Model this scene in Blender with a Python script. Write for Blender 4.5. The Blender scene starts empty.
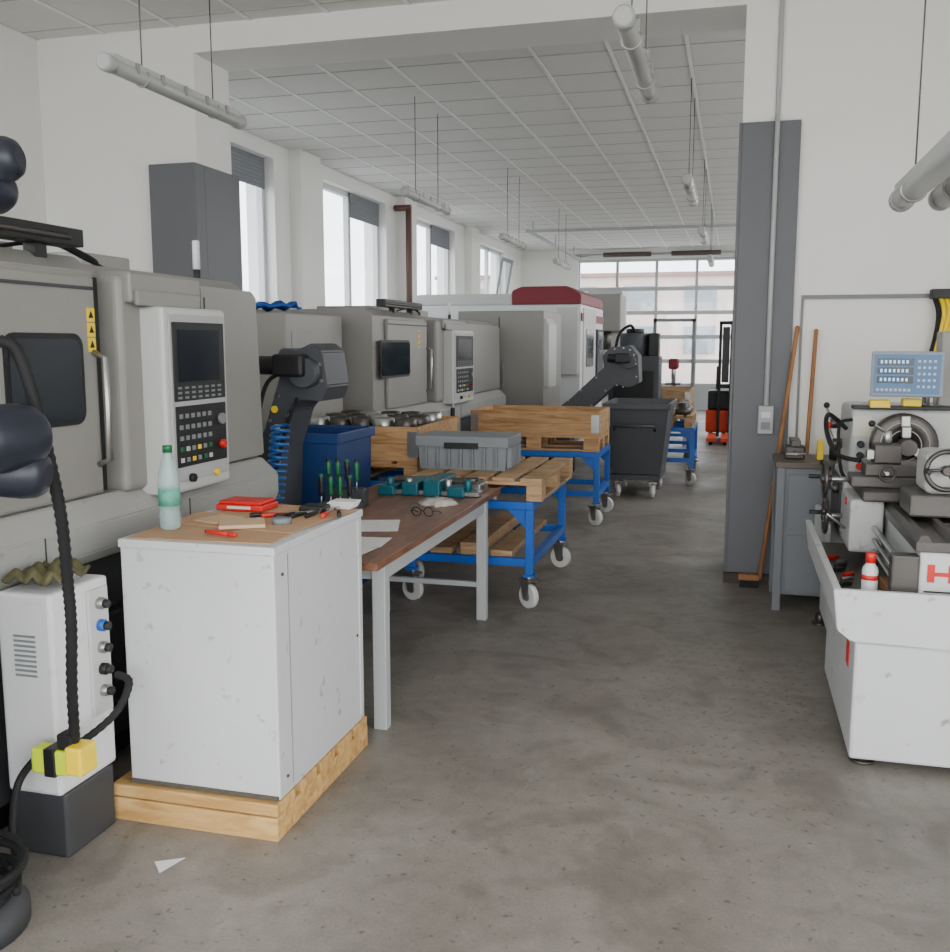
import bpy, bmesh, math, random
from mathutils import Vector, Matrix
random.seed(4)
S=bpy.context.scene
# ---------------------------------------------------------------- materials
def lin(c):
    o=[]
    for x in c:
        x/=255.0
        o.append(x/12.92 if x<=0.04045 else ((x+0.055)/1.055)**2.4)
    return o
MC={}
def paint(name,rgb,rough=0.5,metal=0.0,var=0.06,scale=3.0,bump=0.0,emit=0,dirt=0.0,alpha=None):
    if name in MC: return MC[name]
    m=bpy.data.materials.new(name); m.use_nodes=True
    nt=m.node_tree; N=nt.nodes; L=nt.links
    b=N['Principled BSDF']
    c=lin(rgb)
    tc=N.new('ShaderNodeTexCoord'); no=N.new('ShaderNodeTexNoise')
    no.inputs['Scale'].default_value=scale; no.inputs['Detail'].default_value=5
    L.new(tc.outputs['Object'],no.inputs['Vector'])
    mx=N.new('ShaderNodeMixRGB')
    mx.inputs[1].default_value=[max(0,x*(1-var)) for x in c]+[1]
    mx.inputs[2].default_value=[min(1,x*(1+var)) for x in c]+[1]
    L.new(no.outputs['Fac'],mx.inputs[0])
    out=mx.outputs[0]
    if dirt>0:
        n2=N.new('ShaderNodeTexNoise'); n2.inputs['Scale'].default_value=scale*6; n2.inputs['Detail'].default_value=8
        L.new(tc.outputs['Object'],n2.inputs['Vector'])
        cr=N.new('ShaderNodeValToRGB'); cr.color_ramp.elements[0].position=0.64; cr.color_ramp.elements[1].position=0.72
        L.new(n2.outputs['Fac'],cr.inputs[0])
        mu=N.new('ShaderNodeMath'); mu.operation='MULTIPLY'; mu.inputs[1].default_value=dirt
        L.new(cr.outputs[0],mu.inputs[0])
        m2=N.new('ShaderNodeMixRGB'); m2.inputs[2].default_value=(0.08,0.06,0.045,1)
        L.new(mu.outputs[0],m2.inputs[0]); L.new(out,m2.inputs[1]); out=m2.outputs[0]
    L.new(out,b.inputs['Base Color'])
    b.inputs['Roughness'].default_value=rough; b.inputs['Metallic'].default_value=metal
    if bump>0:
        bp=N.new('ShaderNodeBump'); bp.inputs['Strength'].default_value=bump; bp.inputs['Distance'].default_value=0.01
        n3=N.new('ShaderNodeTexNoise'); n3.inputs['Scale'].default_value=scale*15
        L.new(tc.outputs['Object'],n3.inputs['Vector']); L.new(n3.outputs['Fac'],bp.inputs['Height']); L.new(bp.outputs[0],b.inputs['Normal'])
    if emit>0:
        b.inputs['Emission Color'].default_value=c+[1]; b.inputs['Emission Strength'].default_value=emit
    MC[name]=m; return m
def wood(name,c1,c2,scale=(2,14,14),rough=0.65):
    if name in MC: return MC[name]
    m=bpy.data.materials.new(name); m.use_nodes=True
    nt=m.node_tree; N=nt.nodes; L=nt.links; b=N['Principled BSDF']
    tc=N.new('ShaderNodeTexCoord'); mp=N.new('ShaderNodeMapping'); mp.inputs['Scale'].default_value=scale
    L.new(tc.outputs['Object'],mp.inputs[0])
    no=N.new('ShaderNodeTexNoise'); no.inputs['Scale'].default_value=2.0; no.inputs['Detail'].default_value=9; no.inputs['Distortion'].default_value=1.2
    L.new(mp.outputs[0],no.inputs['Vector'])
    cr=N.new('ShaderNodeValToRGB'); e=cr.color_ramp.elements
    e[0].position=0.3; e[0].color=lin(c1)+[1]; e[1].position=0.7; e[1].color=lin(c2)+[1]
    L.new(no.outputs['Fac'],cr.inputs[0]); L.new(cr.outputs[0],b.inputs['Base Color'])
    b.inputs['Roughness'].default_value=rough
    bp=N.new('ShaderNodeBump'); bp.inputs['Strength'].default_value=0.15; L.new(no.outputs['Fac'],bp.inputs['Height']); L.new(bp.outputs[0],b.inputs['Normal'])
    MC[name]=m; return m
def glassmat(name,tint=(0.95,0.98,1.0),refl=0.06):
    if name in MC: return MC[name]
    m=bpy.data.materials.new(name); m.use_nodes=True
    nt=m.node_tree; N=nt.nodes; L=nt.links; N.remove(N['Principled BSDF'])
    t=N.new('ShaderNodeBsdfTransparent'); g=N.new('ShaderNodeBsdfGlossy'); g.inputs['Roughness'].default_value=0.05
    tc=N.new('ShaderNodeTexCoord'); no=N.new('ShaderNodeTexNoise'); no.inputs['Scale'].default_value=2.5; no.inputs['Detail'].default_value=6
    L.new(tc.outputs['Object'],no.inputs['Vector'])
    mc=N.new('ShaderNodeMixRGB'); mc.inputs[1].default_value=[x*0.86 for x in tint]+[1]; mc.inputs[2].default_value=list(tint)+[1]
    L.new(no.outputs['Fac'],mc.inputs[0]); L.new(mc.outputs[0],t.inputs[0])
    x=N.new('ShaderNodeMixShader'); x.inputs[0].default_value=refl
    L.new(t.outputs[0],x.inputs[1]); L.new(g.outputs[0],x.inputs[2]); L.new(x.outputs[0],N['Material Output'].inputs[0])
    MC[name]=m; return m
def floormat():
    m=bpy.data.materials.new('concrete_floor'); m.use_nodes=True
    nt=m.node_tree; N=nt.nodes; L=nt.links; b=N['Principled BSDF']
    tc=N.new('ShaderNodeTexCoord')
    def noise(s,d,dist=0,sc=None):
        n=N.new('ShaderNodeTexNoise'); n.inputs['Scale'].default_value=s; n.inputs['Detail'].default_value=d; n.inputs['Distortion'].default_value=dist
        if sc:
            mp=N.new('ShaderNodeMapping'); mp.inputs['Scale'].default_value=sc; mp.inputs['Rotation'].default_value=(0,0,.5); L.new(tc.outputs['Object'],mp.inputs[0]); L.new(mp.outputs[0],n.inputs['Vector'])
        else: L.new(tc.outputs['Object'],n.inputs['Vector'])
        return n.outputs['Fac']
    def ramp(f,p0,p1,c0,c1):
        r=N.new('ShaderNodeValToRGB'); e=r.color_ramp.elements
        e[0].position=p0; e[1].position=p1; e[0].color=c0; e[1].color=c1; L.new(f,r.inputs[0]); return r.outputs[0]
    def mix(t,f,a,bb):
        x=N.new('ShaderNodeMixRGB'); x.blend_type=t
        if isinstance(f,float): x.inputs[0].default_value=f
        else: L.new(f,x.inputs[0])
        L.new(a,x.inputs[1]); L.new(bb,x.inputs[2]); return x.outputs[0]
    base=ramp(noise(0.8,8,0.6),0.3,0.72,lin((128,122,114))+[1],lin((158,152,143))+[1])
    fine=ramp(noise(14,9),0.25,0.75,(0.74,0.74,0.74,1),(1,1,1,1))
    grain=ramp(noise(90,6),0.3,0.7,(0.82,0.82,0.82,1),(1,1,1,1))
    stain=ramp(noise(2.3,7,1.5),0.36,0.52,(0.68,0.67,0.66,1),(1,1,1,1))
    spots=ramp(noise(38,4),0.27,0.36,(0.45,0.44,0.42,1),(1,1,1,1))
    scuf=ramp(noise(5,10,3.0,(1,.35,1)),0.64,0.76,(0,0,0,1),(0.2,0.2,0.2,1))
    c=mix('MULTIPLY',0.8,base,fine); c=mix('MULTIPLY',0.7,c,stain); c=mix('MULTIPLY',0.9,c,spots); c=mix('MULTIPLY',1.0,c,grain)
    gray=N.new('ShaderNodeRGB'); gray.outputs[0].default_value=lin((172,168,160))+[1]
    c=mix('MIX',scuf,c,gray.outputs[0])
    L.new(c,b.inputs['Base Color'])
    r=ramp(noise(1.7,6,0.4),0.3,0.7,(0.38,)*3+(1,),(0.62,)*3+(1,)); L.new(r,b.inputs['Roughness'])
    bp=N.new('ShaderNodeBump'); bp.inputs['Strength'].default_value=0.12; bp.inputs['Distance'].default_value=0.01
    L.new(noise(25,8),bp.inputs['Height']); L.new(bp.outputs[0],b.inputs['Normal'])
    return m
WALL=paint('white_plaster',(240,239,235),0.9,var=0.03,scale=1.2,bump=0.05)
CEIL=paint('ceiling_tile',(228,227,223),0.95,var=0.04,scale=9,bump=0.05)
CBAR=paint('ceiling_bar',(248,248,247),0.6,var=0.02)
GCLAD=paint('grey_cladding',(98,100,104),0.55,var=0.05)
FRAME=paint('window_frame_white',(205,207,208),0.5)
SHUT=paint('shutter_grey',(120,124,130),0.6)
MGREY=paint('machine_grey',(138,136,131),0.42,var=0.04,dirt=0.10)
MLIGHT=paint('machine_light_grey',(192,193,190),0.45,var=0.03,dirt=0.10)
APRON=paint('machine_apron_grey',(160,160,156),0.45,var=0.04,dirt=0.25)
MDARK=paint('machine_dark',(58,60,63),0.55,var=0.15,dirt=0.2)
MWHITE=paint('machine_white',(214,216,216),0.45,var=0.03,dirt=0.12)
CABW=paint('cabinet_white',(200,202,203),0.5,var=0.05,scale=3.2,dirt=0.4)
BLACK=paint('black_plastic',(22,22,24),0.5)
RUBBER=paint('rubber_black',(18,18,19),0.75,bump=0.2)
SCREEN=paint('screen_dark',(24,30,38),0.15)
GLASSD=paint('dark_window_glass',(30,38,46),0.12,var=0.2)
STEEL=paint('steel',(168,168,166),0.32,metal=0.9,var=0.1,scale=12)
DSTEEL=paint('dark_steel',(84,80,77),0.4,metal=0.7,var=0.25,scale=14)
BLUE=paint('trolley_blue',(18,92,184),0.4,var=0.08,dirt=0.15)
NAVY=paint('bin_blue',(24,56,108),0.5,var=0.12,dirt=0.1)
DGREY=paint('conveyor_dark_grey',(66,69,74),0.5,var=0.1)
WHEELW=paint('wheel_white',(216,216,212),0.5)
RED=paint('red_plastic',(206,34,28),0.4)
DRED=paint('dark_red',(120,26,40),0.5)
YEL=paint('yellow_paint',(242,208,24),0.45)
LIME=paint('lime_yellow',(205,228,20),0.45)
TEAL=paint('teal_metal',(18,92,106),0.4,metal=0.2,var=0.2,scale=15)
GREEN=paint('green_plastic',(10,100,56),0.4)
ORANGE=paint('orange_red',(215,66,24),0.5)
GREYP=paint('grey_plastic_crate',(124,129,133),0.55)
PIPE=paint('pipe_grey',(175,176,176),0.4)
COPPER=paint('downpipe_brown',(96,62,54),0.5)
ROBD=paint('robot_joint_dark',(30,34,46),0.38)
CARD=paint('cardboard',(184,148,114),0.85,var=0.1,scale=6)
PAPER=paint('paper_white',(222,222,220),0.8,var=0.03)
CLOTHB=paint('blue_cloth',(26,84,170),0.9,var=0.2,bump=0.3)
WPAL=wood('pallet_wood',(142,108,72),(196,164,124))
WPALY=wood('pallet_wood_fresh',(176,132,72),(220,182,120),(2,10,10))
WOLD=wood('collar_wood',(150,108,66),(198,158,110),(1.5,12,12))
WTAB=wood('table_top_wood',(92,60,42),(140,98,72),(10,2,10),0.35)
WHAND=wood('broom_wood',(130,84,46),(176,124,78),(12,12,1.5))
TUBE=paint('lamp_diffuser',(176,178,175),0.3)
LCD=paint('lcd_cyan',(120,200,255),0.4,emit=1.2)
DROF=paint('dro_face',(80,118,158),0.45)
FOG=glassmat('window_glass')
def bottlemat():
    m=bpy.data.materials.new('bottle_plastic'); m.use_nodes=True
    nt=m.node_tree; N=nt.nodes; L=nt.links; b=N['Principled BSDF']
    tc=N.new('ShaderNodeTexCoord'); no=N.new('ShaderNodeTexNoise'); no.inputs['Scale'].default_value=5
    L.new(tc.outputs['Object'],no.inputs['Vector'])
    mx=N.new('ShaderNodeMixRGB'); mx.inputs[1].default_value=(0.38,0.56,0.56,1); mx.inputs[2].default_value=(0.5,0.68,0.68,1); L.new(no.outputs['Fac'],mx.inputs[0])
    L.new(mx.outputs[0],b.inputs['Base Color']); b.inputs['Roughness'].default_value=0.12; b.inputs['Alpha'].default_value=0.45
    return m
BOTTLE=bottlemat()
LABEL=paint('bottle_label',(90,160,140),0.5,var=0.55,scale=40)
# ---------------------------------------------------------------- builder
class B:
    def __init__(s): s.v=[];s.f=[];s.mi=[];s.sm=[];s.mats=[];s.M=None
    def add(s,vs,fs,mat,smooth=False):
        if mat not in s.mats: s.mats.append(mat)
        k=s.mats.index(mat); o=len(s.v)
        for p in vs:
            p=Vector(p)
            if s.M is not None: p=s.M@p
            s.v.append(p)
        for i,f in enumerate(fs):
            s.f.append([o+j for j in f]); s.mi.append(k); s.sm.append(smooth if isinstance(smooth,bool) else smooth[i])
    def addbm(s,bm,mat,smooth=False):
        bm.verts.index_update()
        s.add([v.co.copy() for v in bm.verts],[[v.index for v in f.verts] for f in bm.faces],mat,smooth); bm.free()
    def box(s,x0,x1,y0,y1,z0,z1,mat,bev=0,seg=2,rot=None):
        bm=bmesh.new(); bmesh.ops.create_cube(bm,size=1)
        for v in bm.verts: v.co=Vector((v.co.x*(x1-x0),v.co.y*(y1-y0),v.co.z*(z1-z0)))
        if bev>0: bmesh.ops.bevel(bm,geom=list(bm.edges),offset=bev,segments=seg,affect='EDGES',profile=0.5)
        R=Matrix.Identity(3) if rot is None else Matrix.Rotation(rot[0],3,rot[1])
        c=Vector(((x0+x1)/2,(y0+y1)/2,(z0+z1)/2))
        for v in bm.verts: v.co=R@v.co+c
        s.addbm(bm,mat)
    def prism(s,pts,axis,a0,a1,mat,bev=0,seg=2):
        def P(p,a):
            return {'x':(a,p[0],p[1]),'y':(p[0],a,p[1]),'z':(p[0],p[1],a)}[axis]
        bm=bmesh.new(); A=[bm.verts.new(P(p,a0)) for p in pts]; C=[bm.verts.new(P(p,a1)) for p in pts]
        n=len(pts); bm.faces.new(A); bm.faces.new(C[::-1])
        for i in range(n): bm.faces.new([A[i],C[i],C[(i+1)%n],A[(i+1)%n]])
        bmesh.ops.recalc_face_normals(bm,faces=bm.faces)
        if bev>0: bmesh.ops.bevel(bm,geom=list(bm.edges),offset=bev,segments=seg,affect='EDGES')
        s.addbm(bm,mat)
    def frame(s,d):
        d=Vector(d).normalized(); u=Vector((0,0,1)) if abs(d.z)<0.9 else Vector((1,0,0))
        a=d.cross(u).normalized(); return d,a,d.cross(a).normalized()
    def rev(s,base,dirn,prof,mat,seg=20):
        d,a,b=s.frame(dirn); base=Vector(base); vs=[];fs=[];sm=[]
        for r,h in prof:
            for k in range(seg):
                t=2*math.pi*k/seg; vs.append(base+d*h+(a*math.cos(t)+b*math.sin(t))*r)
        for i in range(len(prof)-1):
            for k in range(seg):
                k2=(k+1)%seg; fs.append([i*seg+k,i*seg+k2,(i+1)*seg+k2,(i+1)*seg+k]); sm.append(True)
        fs.append(list(range(seg))[::-1]); sm.append(False); o=(len(prof)-1)*seg; fs.append([o+k for k in range(seg)]); sm.append(False)
        s.add(vs,fs,mat,sm)
    def cyl(s,p0,p1,r,mat,seg=16,r1=None):
        p0=Vector(p0);p1=Vector(p1); h=(p1-p0).length; r1=r if r1 is None else r1
        e=min(0.004,h*0.1,r*0.2)
        s.rev(p0,p1-p0,[(r-e,0),(r,e),(r1,h-e),(r1-e,h)],mat,seg)
    def tube(s,pts,r,mat,seg=8,sub=6,closed=False):
        P=[Vector(p) for p in pts]
        if sub>1 and len(P)>2:
            Q=[]
            for i in range(len(P)-1):
                p0=P[max(i-1,0)];p1=P[i];p2=P[i+1];p3=P[min(i+2,len(P)-1)]
                for k in range(sub):
                    t=k/sub
                    Q.append(0.5*((2*p1)+(-p0+p2)*t+(2*p0-5*p1+4*p2-p3)*t*t+(-p0+3*p1-3*p2+p3)*t**3))
            Q.append(P[-1]); P=Q
        n=len(P); vs=[];fs=[]; a=None
        for i in range(n):
            d=(P[min(i+1,n-1)]-P[max(i-1,0)]).normalized()
            if a is None: _,a,_b=s.frame(d)
            a=(a-d*a.dot(d)).normalized(); b=d.cross(a)
            rr=r(i) if callable(r) else r
            for k in range(seg):
                t=2*math.pi*k/seg; vs.append(P[i]+(a*math.cos(t)+b*math.sin(t))*rr)
        for i in range(n-1):
            for k in range(seg):
                k2=(k+1)%seg; fs.append([i*seg+k,i*seg+k2,(i+1)*seg+k2,(i+1)*seg+k])
        fs.append(list(range(seg))[::-1]); fs.append([(n-1)*seg+k for k in range(seg)])
        s.add(vs,fs,mat,True)
    def sph(s,c,r,mat,sc=(1,1,1)):
        bm=bmesh.new(); bmesh.ops.create_uvsphere(bm,u_segments=20,v_segments=12,radius=r)
        for v in bm.verts: v.co=Vector((v.co.x*sc[0],v.co.y*sc[1],v.co.z*sc[2]))+Vector(c)
        s.addbm(bm,mat,True)
    def ring(s,c,axis,R,r,mat,seg=24):
        d,a,b=s.frame(axis); c=Vector(c); vs=[];fs=[];q=8
        for i in range(seg):
            t=2*math.pi*i/seg; o=a*math.cos(t)+b*math.sin(t)
            for k in range(q):
                w=2*math.pi*k/q; vs.append(c+o*(R+r*math.cos(w))+d*(r*math.sin(w)))
        for i in range(seg):
            for k in range(q):
                i2=(i+1)%seg;k2=(k+1)%q; fs.append([i*q+k,i2*q+k,i2*q+k2,i*q+k2])
        s.add(vs,fs,mat,True)
    def done(s,name):
        me=bpy.data.meshes.new(name)
        lo=Vector([min(v[i] for v in s.v) for i in range(3)]); hi=Vector([max(v[i] for v in s.v) for i in range(3)])
        c=Vector(((lo.x+hi.x)/2,(lo.y+hi.y)/2,lo.z))
        me.from_pydata([v-c for v in s.v],[],s.f)
        for m in s.mats: me.materials.append(m)
        me.polygons.foreach_set('material_index',s.mi); me.polygons.foreach_set('use_smooth',s.sm); me.update()
        o=bpy.data.objects.new(name,me); o.location=c; S.collection.objects.link(o); return o
# ---------------------------------------------------------------- room shell
HC=4.05; XL=-5.45
b=B(); b.box(-5.85,3.6,-3.4,25.4,-0.2,0,floormat())
DM=paint('floor_dimple',(104,101,96),0.35,var=0.2)
for i in range(13):
    for j in range(22):
        if random.random()<0.15: continue
        x=-0.38+i*0.062+(0.03 if j%2 else 0); y=3.35+j*0.095
        a=math.pi/4 if (i+j)%2 else -math.pi/4
        b.M=Matrix.Translation((x,y,0))@Matrix.Rotation(a,4,'Z'); b.prism([(-.017,0),(0,-.006),(.017,0),(0,.006)],'z',0.0,0.0016,DM)
b.M=None
b.done('floor')
b=B(); b.box(-90,90,-60,120,-0.45,-0.25,paint('exterior_asphalt',(170,170,168),0.9)); b.done('exterior_ground')
b=B(); b.box(-5.85,3.6,-3.4,25.4,HC,HC+0.15,CEIL)
CJ=paint('ceiling_joint',(184,184,181),0.8)
def grid(b,y0,y1,x0,x1):
    x=x0
    while x<x1: b.box(x-.016,x+.016,y0,y1,HC-.008,HC,CBAR); b.box(x+.016,x+.022,y0,y1,HC-.003,HC,CJ); x+=0.625
    y=y0+.3
    while y<y1: b.box(x0,x1,y-.008,y+.008,HC-.004,HC,CJ); y+=0.625
grid(b,7.39,25,XL,2.5); grid(b,-3,6.86,XL,3.2); b.done('ceiling')
WINS=[(8.45,10.95),(12.4,14.85),(16.4,18.8),(20.8,23.2)]; SILL=2.1; HEAD=3.87
b=B(); xo=XL-0.38
b.box(xo,XL,1.6,25.4,0,SILL,WALL); b.box(xo,XL,-3.4,25.4,HEAD,HC,WALL); b.box(xo,XL,-3.4,1.6,0,.8,WALL); b.box(xo,XL,-3.4,-2.6,.8,HEAD,WALL)  # unseen gap at the camera end is added to let in fill light
prev=1.6
for y0,y1 in WINS+[(25.4,25.4)]:
    b.box(xo,XL,prev,y0,SILL,HEAD,WALL); prev=y1
b.done('wall_left')
for i,(y0,y1) in enumerate(WINS):
    b=B(); xf=XL-0.17
    b.box(xf-.04,xf+.04,y0,y1,SILL,SILL+.07,FRAME); b.box(xf-.04,xf+.04,y0,y1,HEAD-.07,HEAD,FRAME)
    for yy in (y0,y1-.07,(y0+y1)/2-.045): b.box(xf-.04,xf+.04,yy,yy+(.09 if yy not in(y0,y1-.07) else .07),SILL,HEAD,FRAME)
    b.box(XL-.13,XL+.03,y0,y1,SILL-.03,SILL,FRAME)
    b.box(xf-.005,xf+.005,y0+.05,y1-.05,SILL+.05,HEAD-.05,FOG)
    h=0.32 if i!=3 else 0.0
    k=0
    while k*0.045<h: b.box(xf+.045,xf+.06,(y0+y1)/2 if i in(1,2) else y0+.02,y1-.03,HEAD-.045*(k+1)+.004,HEAD-.045*k,SHUT); k+=1
    if i==3:
        b.M=Matrix.Translation((xf+.1,(y0+y1)/2,SILL))@Matrix.Rotation(math.radians(10),4,'Y'); b.box(-.02,.02,.05,1.1,.02,.1,SHUT); b.box(-.02,.02,.05,1.1,1.5,1.58,SHUT); b.box(-.02,.02,.05,.12,.1,1.5,SHUT); b.box(-.02,.02,1.03,1.1,.1,1.5,SHUT); b.M=None
    b.done('window_%d'%(i+1))
b=B(); b.box(XL,-4.06,6.86,7.39,0,3.85,WALL); b.done('wall_partition_left')
b=B(); b.box(0.0,3.2,6.86,7.39,0,3.85,WALL); b.done('wall_partition_right')
b=B(); b.box(XL,3.2,6.86,7.39,3.85,HC,WALL); b.done('wall_partition_header')
b=B(); b.box(0.0,0.37,6.82,6.86,0,3.10,GCLAD,.004); b.box(-.02,0.0,6.82,7.41,0,3.10,GCLAD,.004); b.box(-.02,.40,6.78,6.82,0,.07,paint('baseboard_dark',(60,50,42),.6)); b.done('column_cladding')
b=B(); b.box(-4.40,-4.0,6.72,6.86,0,3.02,GCLAD,.004); b.box(-4.06,-4.0,6.86,7.41,0,3.02,GCLAD,.004); b.done('column_cladding')
b=B(); b.box(XL-.38,3.6,25,25.4,HC-.25,HC,WALL); b.done('wall_far_header')
b=B(); b.box(XL-.38,-3.95,25,25.4,0,HC-.25,WALL); b.done('wall_far_left')
b=B(); b.box(0.02,3.6,25,25.4,0,HC-.25,WALL); b.done('wall_far_right')
# unseen right side, with an open ribbon added to light the machine fronts
b=B(); b.box(2.5,2.8,7.39,25,0,2.3,WALL); b.box(2.5,2.8,7.39,25,3.85,HC,WALL)
for y in (7.39,11.6,16.0,20.4,24.7): b.box(2.5,2.8,y,y+.3,2.3,3.85,WALL)
b.done('wall_right_hall')
b=B(); b.box(3.2,3.6,1.8,7.39,0,HC,WALL); b.box(3.2,3.6,-3.4,1.8,0,.6,WALL); b.box(3.2,3.6,-3.4,1.8,3.85,HC,WALL); b.done('wall_right')  # out-of-view opening beside the camera, added for more sky fill
b=B(); b.box(XL,3.2,-3.4,-3.0,0,.4,WALL); b.box(XL,3.2,-3.4,-3.0,3.9,HC,WALL)  # unseen end wall, opened almost fully to brighten the near room
for x0,x1 in ((XL,-5.2),(-1.2,-1.0),(3.0,3.2)): b.box(x0,x1,-3.4,-3.0,.4,3.9,WALL)
b.done('wall_back')
b=B()
for y in (11.67,15.62,19.8): b.box(XL,XL+.16,y-.3,y+.3,0,HC,WALL)
b.done('trim_1')
b=B(); b.cyl((XL+.26,15.2,1.9),(XL+.26,15.2,3.85),.05,COPPER); b.cyl((XL+.02,15.2,3.85),(XL+.3,15.2,3.85),.05,COPPER); b.done('downpipe')
b=B(); RDK=paint('rail_dark',(120,120,118),.5); b.box(.42,3.2,6.83,6.86,1.95,1.975,RDK); b.box(.42,.435,6.84,6.86,.9,1.95,RDK); b.done('trim_2')
b=B(); b.cyl((.22,6.80,1.22),(.22,6.80,3.13),.016,PIPE); b.cyl((.22,6.845,3.10),(.22,6.84,HC),.016,PIPE)
b.box(.17,.27,6.76,6.82,1.05,1.24,paint('switch_grey',(170,172,172),.4),.006); b.box(.19,.25,6.75,6.76,1.08,1.13,GREYP); b.box(.19,.25,6.75,6.76,1.16,1.20,MWHITE); b.done('power_socket')
b=B(); DX0,DX1=-3.95,.02; ncol=4; zr=[0,.62,1.23,1.84,2.45,3.05,3.78]
DF=paint('door_frame_grey',(186,189,190),.45)
for z in zr: b.box(DX0,DX1,25.08,25.14,max(0,z-.05),min(3.8,z+.05),DF)
for k in range(ncol+1):
    x=DX0+(DX1-DX0)*k/ncol; b.box(max(DX0,x-.035),min(DX1,x+.035),25.075,25.145,0,3.8,DF)
b.box(DX0,DX1,25.1,25.12,.62,3.78,FOG); b.box(DX0,DX1,25.09,25.13,0,.62,DF)
xw=DX0+(DX1-DX0)*0.5; DWK=paint('door_wicket_dark',(120,124,128),.5); b.box(xw-.05,xw+.03,25.03,25.08,.05,2.3,DWK); b.box(xw+.92,xw+1.0,25.03,25.08,.05,2.3,DWK); b.box(xw-.05,xw+1.0,25.03,25.08,2.22,2.3,DWK)
b.done('door_1')
b=B(); RD=paint('track_brown',(88,74,68),.5)
for x in (DX0+.02,DX1-.05):
    b.box(x,x+.05,18.5,24.98,3.78,3.84,PIPE)
    for y in (19,21.5,24): b.box(x+.01,x+.03,y,y+.03,3.84,HC,PIPE)
b.cyl((DX0-.1,24.9,3.9),(DX1+.1,24.9,3.9),.03,STEEL)
for x in (-3.3,-1.6): b.cyl((x,24.9,3.9),(x+1.2,24.9,3.9),.06,RD)
b.cyl((DX0,18.5,3.8),(2.4,18.5,3.8),.03,PIPE); b.done('overhead_track')
b=B(); EB=paint('exterior_wall',(206,188,180),.9); EW=paint('exterior_window',(130,138,146),.4)
b.box(-16,14,52,60,-.25,5.2,EB); b.box(-16.2,14.2,51.8,60.2,5.2,5.4,paint('exterior_roof',(150,120,112),.9))
for i in range(10):
    b.box(-15+i*3.1,-13.4+i*3.1,51.9,52.0,1.2,2.6,EW); b.box(-15+i*3.1,-13.4+i*3.1,51.9,52.0,3.5,4.7,EW)
b.done('exterior_building')
b=B(); EB2=paint('exterior_wall_grey',(190,193,198),.9)
b.box(-60,-44,0,60,-.25,6.2,EB2)
for i in range(14): b.box(-43.98,-43.9,1+i*4.2,3+i*4.2,2.6,4.4,EW)
b.done('exterior_building')
# ---------------------------------------------------------------- lamps
def lamp(x,y0,y1,z,r=.043,n=1,dx=.16,name='ceiling_lamp'):
    b=B()
    for k in range(n):
        xx=x+k*dx
        b.rev((xx,y0+.05,z),(0,1,0),[(r*.9,0),(r,.01),(r,y1-y0-.11),(r*.9,y1-y0-.1)],TUBE,20)
        b.box(xx-r*.8,xx+r*.8,y0+.06,y1-.06,z+r*.5,z+r*1.3,MLIGHT,.006)
        b.rev((xx,y0,z),(0,1,0),[(r*.85,0),(r*1.12,.01),(r*1.12,.07),(r*.9,.08)],PIPE,20); b.rev((xx,y1-.08,z),(0,1,0),[(r*.9,0),(r*1.12,.01),(r*1.12,.07),(r*.85,.08)],PIPE,20)
        for q in range(5):
            yq=y0+.25+q*(y1-y0-.5)/4; b.box(xx+r*.7,xx+r*1.15,yq-.012,yq+.012,z-.005,z+r*1.2,STEEL,.002)
        for yy in (y0+.35,y1-.35):
            b.ring((xx,yy,z),(0,1,0),r*1.05,.006,STEEL); b.cyl((xx,yy,z+r),(xx,yy,HC),.004,DSTEEL,6)
    return b.done(name)
for y in (4.52,8.95,12.95,17.0):
    lamp(-3.2 if y<5 else -3.1,y,y+1.45,3.1,r=.042); lamp(-.53 if y<5 else -.46,y,y+1.45,3.1,r=.045)
lamp(.73,2.9,5.0,2.32,n=2,dx=.17,r=.05)
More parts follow.
